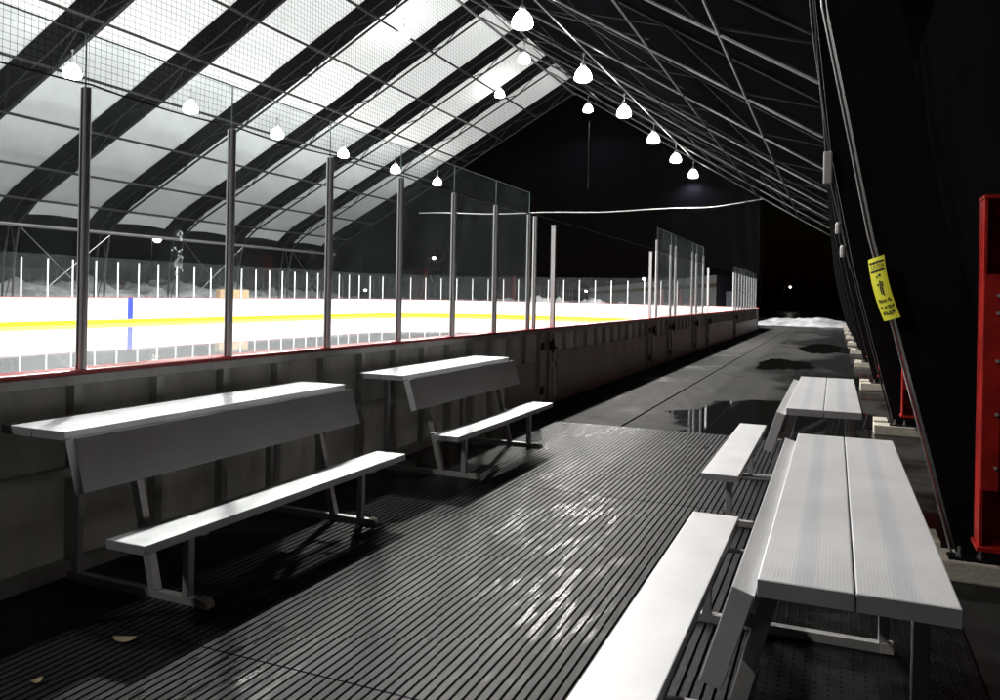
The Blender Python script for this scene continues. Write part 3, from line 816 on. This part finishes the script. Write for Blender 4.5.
# footings, base plates, red brackets: one thing per leg
FO = ['', '', '', 'fourth', 'fifth', 'sixth', 'seventh', 'eighth', 'ninth', 'farthest']
for i, y in enumerate([y for y in RIBS if y >= 5]):
    k = random.uniform(-.03, .03)
    b = MB(); b.box(.48, 1.5, y - .16, y + .12, 0, .125); b.bevel(.012, 2); b.box(.50 + k, .66 + k, y + .125, y + .45, 0, .15)
    lab = ('pale concrete footing under the nearest black leg at the right edge' if i == 0 else
           'pale concrete footing beside the far right bench table' if i == 1 else
           'pale concrete footing just beyond the far right bench, third along the wall' if i == 2 else
           f'pale concrete footing {FO[i]} in the receding row along the black wall')
    ft = tag(b.build('concrete_footing', 'concrete_block', None, base=(.9, y, 0)), lab, 'footing', 'concrete footings along the right wall')
    for f_ in ft.data.polygons: pass
    st = thing('steel_column', ('red steel column with a bolted plate at the right edge of the photo' if i == 0 else
                               'red steel column behind the second black leg, seen as a red sliver' if i == 1 else
                               'red steel column behind the third black leg, seen as a small red sliver' if i == 2 else
                               f'red steel column {FO[i]} along the black wall, hidden behind nearer legs'), 'column', (.95, y - .2, .126), 0, 'red steel columns at the wall legs')
    ya = y - .40; yb_ = y - .22
    b = MB(); b.box(.775, .790, ya, yb_, .30, 2.27); b.box(1.16, 1.175, ya, yb_, .30, 2.27); b.box(.79, 1.16, yb_ - .015, yb_ - .001, .30, 2.27)
    b.build('channel', 'red_steel', st)
    b = MB(); b.box(.77, 1.18, ya - .01, yb_ + .002, 2.271, 2.29); b.build('cap_plate', 'red_steel', st)
    b = MB(); b.box(.76, 1.19, ya - .03, yb_ + .003, .275, .299); b.build('base_plate', 'red_steel', st)
    b = MB(); b.box(.777, .862, ya - .015, ya - .001, .62, 1.84); b.box(.85, .862, ya - .001, yb_ - .016, .62, 1.84); cp = b.build('cover_plate', 'red_steel', st)
    for z in (.75, 1.05, 1.35, 1.62, 1.72):
        h = MB(); h.tube((.846, ya - .016, z), (.846, ya - .026, z), .010, 6); sub(h, 'bolt', 'alu', cp)
    b = MB(); b.box(.66, 1.3, y - .14, y - .02, .1255, .14); fp = b.build('foot_plate', 'black_steel', st)
    for x in (.72, .83):
        h = MB(); h.tube((x, y - .09, .14), (x, y - .09, .20), .010, 6); h.tube((x, y - .09, .14), (x, y - .09, .158), .020, 6); sub(h, 'anchor_bolt', 'galv', fp)
    b = MB(); b.box(.95, 1.02, y - .3, y - .2, .126, .276); b.build('stub', 'black_steel', st)

# caution tag wrapped on the conduit of the near leg
tg = thing('caution_tag', 'yellow caution tag wrapped round the thin rod of the near black leg', 'warning tag', (.3, 5.55, 1.56))
def leg_x(z): return at_x([(zz, xx) for xx, zz in RIGHT[:5]], z)
def tagp(u, v, off=0):
    """u across 0..1, v up 0..1"""
    z = 1.565 + .39 * v
    x = leg_x(z) - .03 + (.5 - abs(v - .5) ** 2 * 2) * -.03 + (u - .42) * .088
    y = 5.535 - .018 * math.sin(math.pi * u) - off - .085 * (u - .5)
    return (x - off, y, z + (u - .5) * .03)
b = MB()
n = 14
for k in range(n):
    for j in range(4):
        b.poly([tagp(j / 4, k / n), tagp((j + 1) / 4, k / n), tagp((j + 1) / 4, (k + 1) / n), tagp(j / 4, (k + 1) / n)])
bmesh.ops.remove_doubles(b.bm, verts=b.bm.verts, dist=.0002)
plate = b.build('plate', 'tag_yellow', tg)
def patch(b, u0, u1, v0, v1):
    m_ = 4
    for i in range(m_):
        a, c = u0 + (u1 - u0) * i / m_, u0 + (u1 - u0) * (i + 1) / m_
        b.poly([tagp(a, v0, .0015), tagp(c, v0, .0015), tagp(c, v1, .0015), tagp(a, v1, .0015)])
for v0, v1 in ((.905, .935), (.765, .795)):
    b = MB(); patch(b, .07, .94, v0, v1); b.build('header_bar', 'tag_black', tg)
b = MB()   # pictogram: a figure with something falling above it
patch(b, .44, .52, .50, .62); patch(b, .40, .47, .40, .51); patch(b, .50, .58, .38, .51); patch(b, .56, .64, .52, .60); patch(b, .34, .42, .66, .70); patch(b, .46, .60, .68, .72); patch(b, .30, .40, .54, .58)
b.build('pictogram', 'tag_black', tg)
for v, cells in ((.27, 8), (.17, 9), (.075, 8)):     # three lines of small print, too small to read in the photo
    b = MB(); u = .14
    for k in range(cells):
        w = random.uniform(.055, .085)
        if random.random() > .12:
            patch(b, u, u + w * .35, v, v + .058); patch(b, u, u + w, v + random.choice((0, .025, .046)), v + random.choice((.012, .037, .058)) + .004)
        u += w + .018
        if u > .86: break
    b.build('text_line', 'tag_black', tg)
cu = D.curves.new('caution', 'FONT'); cu.body = 'CAUTION'; cu.size = 1; cu.resolution_u = 3
tob = D.objects.new('caution', cu); COL.objects.link(tob)
dg = bpy.context.evaluated_depsgraph_get(); me = D.meshes.new_from_object(tob.evaluated_get(dg))
xs = [v.co.x for v in me.vertices]; ysv = [v.co.y for v in me.vertices]
for v in me.vertices:
    u = .12 + .78 * (v.co.x - min(xs)) / (max(xs) - min(xs)); w = .815 + .07 * (v.co.y - min(ysv)) / (max(ysv) - min(ysv))
    v.co = Vector(tagp(u, w, .0018)) - Vector(tg['_o'])
me.materials.clear(); me.materials.append(M['tag_black'])
D.objects.remove(tob)
lo = D.objects.new('lettering', me); COL.objects.link(lo); lo.parent = tg

# ------------------------------------------------------------------ lamps
def make_lamp():
    t = thing('high_bay_lamp', 'x', 'lamp', (0, 0, 0), 0, 'round high bay lamps hung in rows under the roof', local=True)
    b = MB(); b.lathe([(.05, .62), (.09, .60), (.11, .50), (.11, .42)], (0, 0, 0), 20); b.build('housing', 'alu', t, True)
    b = MB(); b.lathe([(.10, -.13), (.25, -.11), (.335, -.04), (.34, .06), (.30, .20), (.22, .33), (.13, .418)], (0, 0, 0), 24); b.build('dome', 'dome', t, True)
    b = MB(); b.tube((0, 0, .6), (0, 0, .95), .018, 6); b.box(-.05, .05, -.02, .02, .93, 1.0); b.build('hanger', 'galv', t)
    return t
LAMP_W = 2000
ld = D.lights.new('high_bay', 'SPOT'); ld.energy = LAMP_W; ld.color = (1, .965, .92); ld.spot_size = R(165); ld.spot_blend = .55; ld.shadow_soft_size = .22
lamps = []
R1 = [(-9.2, y, 10.2) for y in (23.1 + 6.5 * k for k in range(-3, 6))]
R2 = [(-16.1, y, 14.7) for y in (28.6, 40.8, 53.1)]
R3 = [(-20.9, y, 15.05) for y in (10.2, 23.0, 35.8, 48.6)]
R4 = [(-27.4, y, 9.9) for y in (21.7 + 6.12 * k for k in range(-3, 6))]
R1B = [(-9.2, -2.9, 10.2)]
ld2 = ld.copy(); ld2.energy = LAMP_W * .4
L0 = make_lamp(); first = True
ORD = ['nearest', 'second', 'third', 'fourth', 'fifth', 'sixth']
ROWS = ((1, R1, 3, 'lit lamp in the bright diagonal row under the black roof slope'), (1, R1B, 9, ''), (2, R2, 1, 'lit lamp hanging close to the ridge line'),
        (3, R3, 2, 'lit lamp high under the white roof slope'), (4, R4, 3, 'lit lamp low under the white roof slope, seen over the glass shield'))
for rn, row, nvis, txt in ROWS:
    for k, (x, y, z) in enumerate(row):
        if first: o = L0; first = False
        else: o = copy_tree(L0)
        o.location = (x, y, z)
        if k < nvis: o['label'] = 'lamp of the roof rows outside the picture, nearer than those seen'
        else: o['label'] = ('farthest ' if k == len(row) - 1 else ORD[k - nvis] + ' ') + txt
        lo_ = D.objects.new('lamp_light', ld2 if row is R1B or (row is R1 and k == 0) else ld); COL.objects.link(lo_); lo_.parent = o; lo_.location = (0, 0, -.36)
def lab_lamp(idx, lab): pass
# hanging wire below the last ridge lamp
b = MB(); b.tube((-16, 53.1, 9.2), (-16, 53.1, 13.9), .02, 5)
tag(b.build('hanging_wire', 'dark_pipe', None, base=(-16, 53.1, 13.9)), 'thin wire hanging straight down from the farthest ridge lamp', 'wire')

# ------------------------------------------------------------------ beyond the hall
def mound(name, x0, x1, y0, y1, hf, nx, ny, label, seed):
    rnd = random.Random(seed); b = MB(); V = []
    from mathutils import noise
    for j in range(ny + 1):
        row = []
        for i in range(nx + 1):
            u, v = i / nx, j / ny
            x, y = x0 + (x1 - x0) * u, y0 + (y1 - y0) * v
            e = min(1, 4 * min(u, 1 - u)) ** .7 * math.sin(math.pi * v) ** .8 if 0 < v < 1 and 0 < u < 1 else 0
            h = hf * e * (.75 + .55 * noise.noise(Vector((x * .55, y * .55, seed))) + .25 * noise.noise(Vector((x * 2, y * 2, seed))))
            row.append(b.bm.verts.new((x, y, max(-.02, h) - .005)))
        V.append(row)
    for j in range(ny):
        for i in range(nx): b.bm.faces.new([V[j][i], V[j][i + 1], V[j + 1][i + 1], V[j + 1][i]])
    o = b.build(name, 'snow', None, True); o['kind'] = 'structure'
    return o
mound('snow_bank', -5.2, 2.6, 55.8, 60.5, .58, 70, 36, '', 3)
mound('snow_bank', -52, -40.6, 8, 80, 2.2, 40, 120, '', 9)
mound('snow_bank', -36, -12, 63, 69, 1.6, 110, 30, '', 5)

bd = thing('low_building', 'low grey building with a brown band beyond the far end of the rink', 'building', (-16, 84, 0))
b = MB(); b.hexa([(-25, 84, 0), (-10.8, 80, 0), (-9, 92, 0), (-25, 94, 0)], [(-25, 84, 2.7), (-10.8, 80, 4.1), (-9, 92, 4.1), (-25, 94, 2.7)]); b.build('wall', 'building', bd)
b = MB(); b.hexa([(-25.1, 83.9, 2.0), (-10.8, 79.9, 2.9), (-10.8, 79.97, 2.9), (-25.1, 83.97, 2.0)], [(-25.1, 83.9, 2.3), (-10.8, 79.9, 3.3), (-10.8, 79.97, 3.3), (-25.1, 83.97, 2.3)]); b.build('fascia_band', 'brown_band', bd)
b = MB()
b.box(-9.6, -7.6, 78, 84, .1, 2.5)
for k in range(9): b.box(-9.55 + k * .22, -9.45 + k * .22, 77.95, 78, .25, 2.35)
tag(b.build('storage_container', 'container', None, base=(-8.6, 80, 0)), 'blue grey container standing past the far end boards', 'container')

def street_lamp(px, y, dist, label, s=.22):
    """placed on the ground along a bearing, at its own distance and height"""
    t = math.atan2(px - 500, F); ang = YAW - t
    X = -math.sin(ang) * dist; Yv = math.cos(ang) * dist; d = dist * math.cos(t)
    hor = 295.6 + (px - 500) * ROLL
    z = H + (hor - y) * d / F
    o = thing('street_lamp', label, 'street lamp', (X, Yv, 0), 0, 'distant street lamps')
    b = MB(); b.tube((X, Yv, 0), (X, Yv, z + .2), .09, 8, .05); b.tube((X, Yv, z + .2), (X + .9, Yv, z + .3), .05, 6); b.build('pole', 'dark_pipe', o)
    b = MB(); b.lathe([(s * .5, -s * .6), (s, 0), (s * .8, s * .5)], (X + .9, Yv, z), 12); b.build('lamp_head', 'far_glow', o, True)
street_lamp(151, 240, 110, 'distant yellowish street lamp seen through the near left glass', .5)
street_lamp(428, 258, 120, 'distant white street lamp left of the tall glass end', .28)
street_lamp(638, 279, 120, 'distant street lamp above the blue grey container', .26)
street_lamp(580, 291, 115, 'small distant street lamp in front of the low grey building', .2)
street_lamp(784, 287, 130, 'faint distant lamp in the black gap beyond the walkway end', .16)
street_lamp(360, 290, 118, 'small distant lamp low behind the far glass posts', .2)
# dim red round sign
t = math.atan2(437 - 500, F); ang = YAW - t; dist = 100
sx, sy = -math.sin(ang) * dist, math.cos(ang) * dist
sg = thing('red_sign', 'dim red ring sign glowing on a pole behind the far glass', 'sign', (sx, sy, 0))
b = MB(); b.tube((sx, sy, 0), (sx, sy, 7.6), .08, 8); b.build('pole', 'dark_pipe', sg)
for zc in (6.7, 3.9):
    b = MB(); P = [(sx + .9 * math.cos(a) * math.cos(ang), sy - .12 + .9 * math.cos(a) * math.sin(ang), zc + .9 * math.sin(a)) for a in [2 * math.pi * i / 24 for i in range(25)]]
    b.path(P, .12, 6); b.build('ring', 'red_glow', sg)

# fallen leaves near the left bench foot
for (x, y, s_, a, lab) in ((-3.02, 2.72, .07, .4, 'larger dry leaf on the dark mat below the near left bench foot'), (-3.02, 2.28, .035, 1.4, 'tiny dry leaf on the dark mat at the lower left')):
    b = MB(); n = 9; A = []; Bq = []
    for i in range(n):
        t = i / (n - 1); w = s_ * .32 * math.sin(math.pi * t) ** .8; u = (t - .5) * s_ * 1.6; h = .006 + .012 * (t - .5) ** 2 * 4
        for sgn, T in ((1, A), (-1, Bq)):
            px_, py_ = u, sgn * w
            T.append((x + px_ * math.cos(a) - py_ * math.sin(a), y + px_ * math.sin(a) + py_ * math.cos(a), .026 + h + .004 * sgn))
    b.strip(A, Bq)
    o = b.build('leaf', 'leaf', None, base=(x, y, .026)); tag(o, lab, 'leaf', 'dry leaves on the mat')
    so = o.modifiers.new('thickness', 'SOLIDIFY'); so.thickness = .002

# ------------------------------------------------------------------ sky and render settings
w = D.worlds.new('World'); S.world = w; w.use_nodes = True
N = w.node_tree.nodes; L = w.node_tree.links
sk = N.new('ShaderNodeTexSky'); sk.sky_type = 'NISHITA'; sk.sun_disc = False; sk.sun_elevation = R(1); sk.sun_rotation = R(200)
L.new(sk.outputs['Color'], N['Background'].inputs['Color']); N['Background'].inputs['Strength'].default_value = .0006
S.view_settings.view_transform = 'Standard'; S.view_settings.look = 'None'; S.view_settings.exposure = .6; S.view_settings.gamma = 1
S.view_settings.use_curve_mapping = False
S.render.engine = 'CYCLES'
c = S.cycles
c.max_bounces = 8; c.diffuse_bounces = 4; c.glossy_bounces = 4; c.transmission_bounces = 4; c.transparent_max_bounces = 24
c.sample_clamp_indirect = 6; c.caustics_reflective = False; c.caustics_refractive = False
c.use_denoising = True; c.use_adaptive_sampling = True; c.adaptive_threshold = .01
for o in D.objects:
    if '_o' in o: del o['_o']
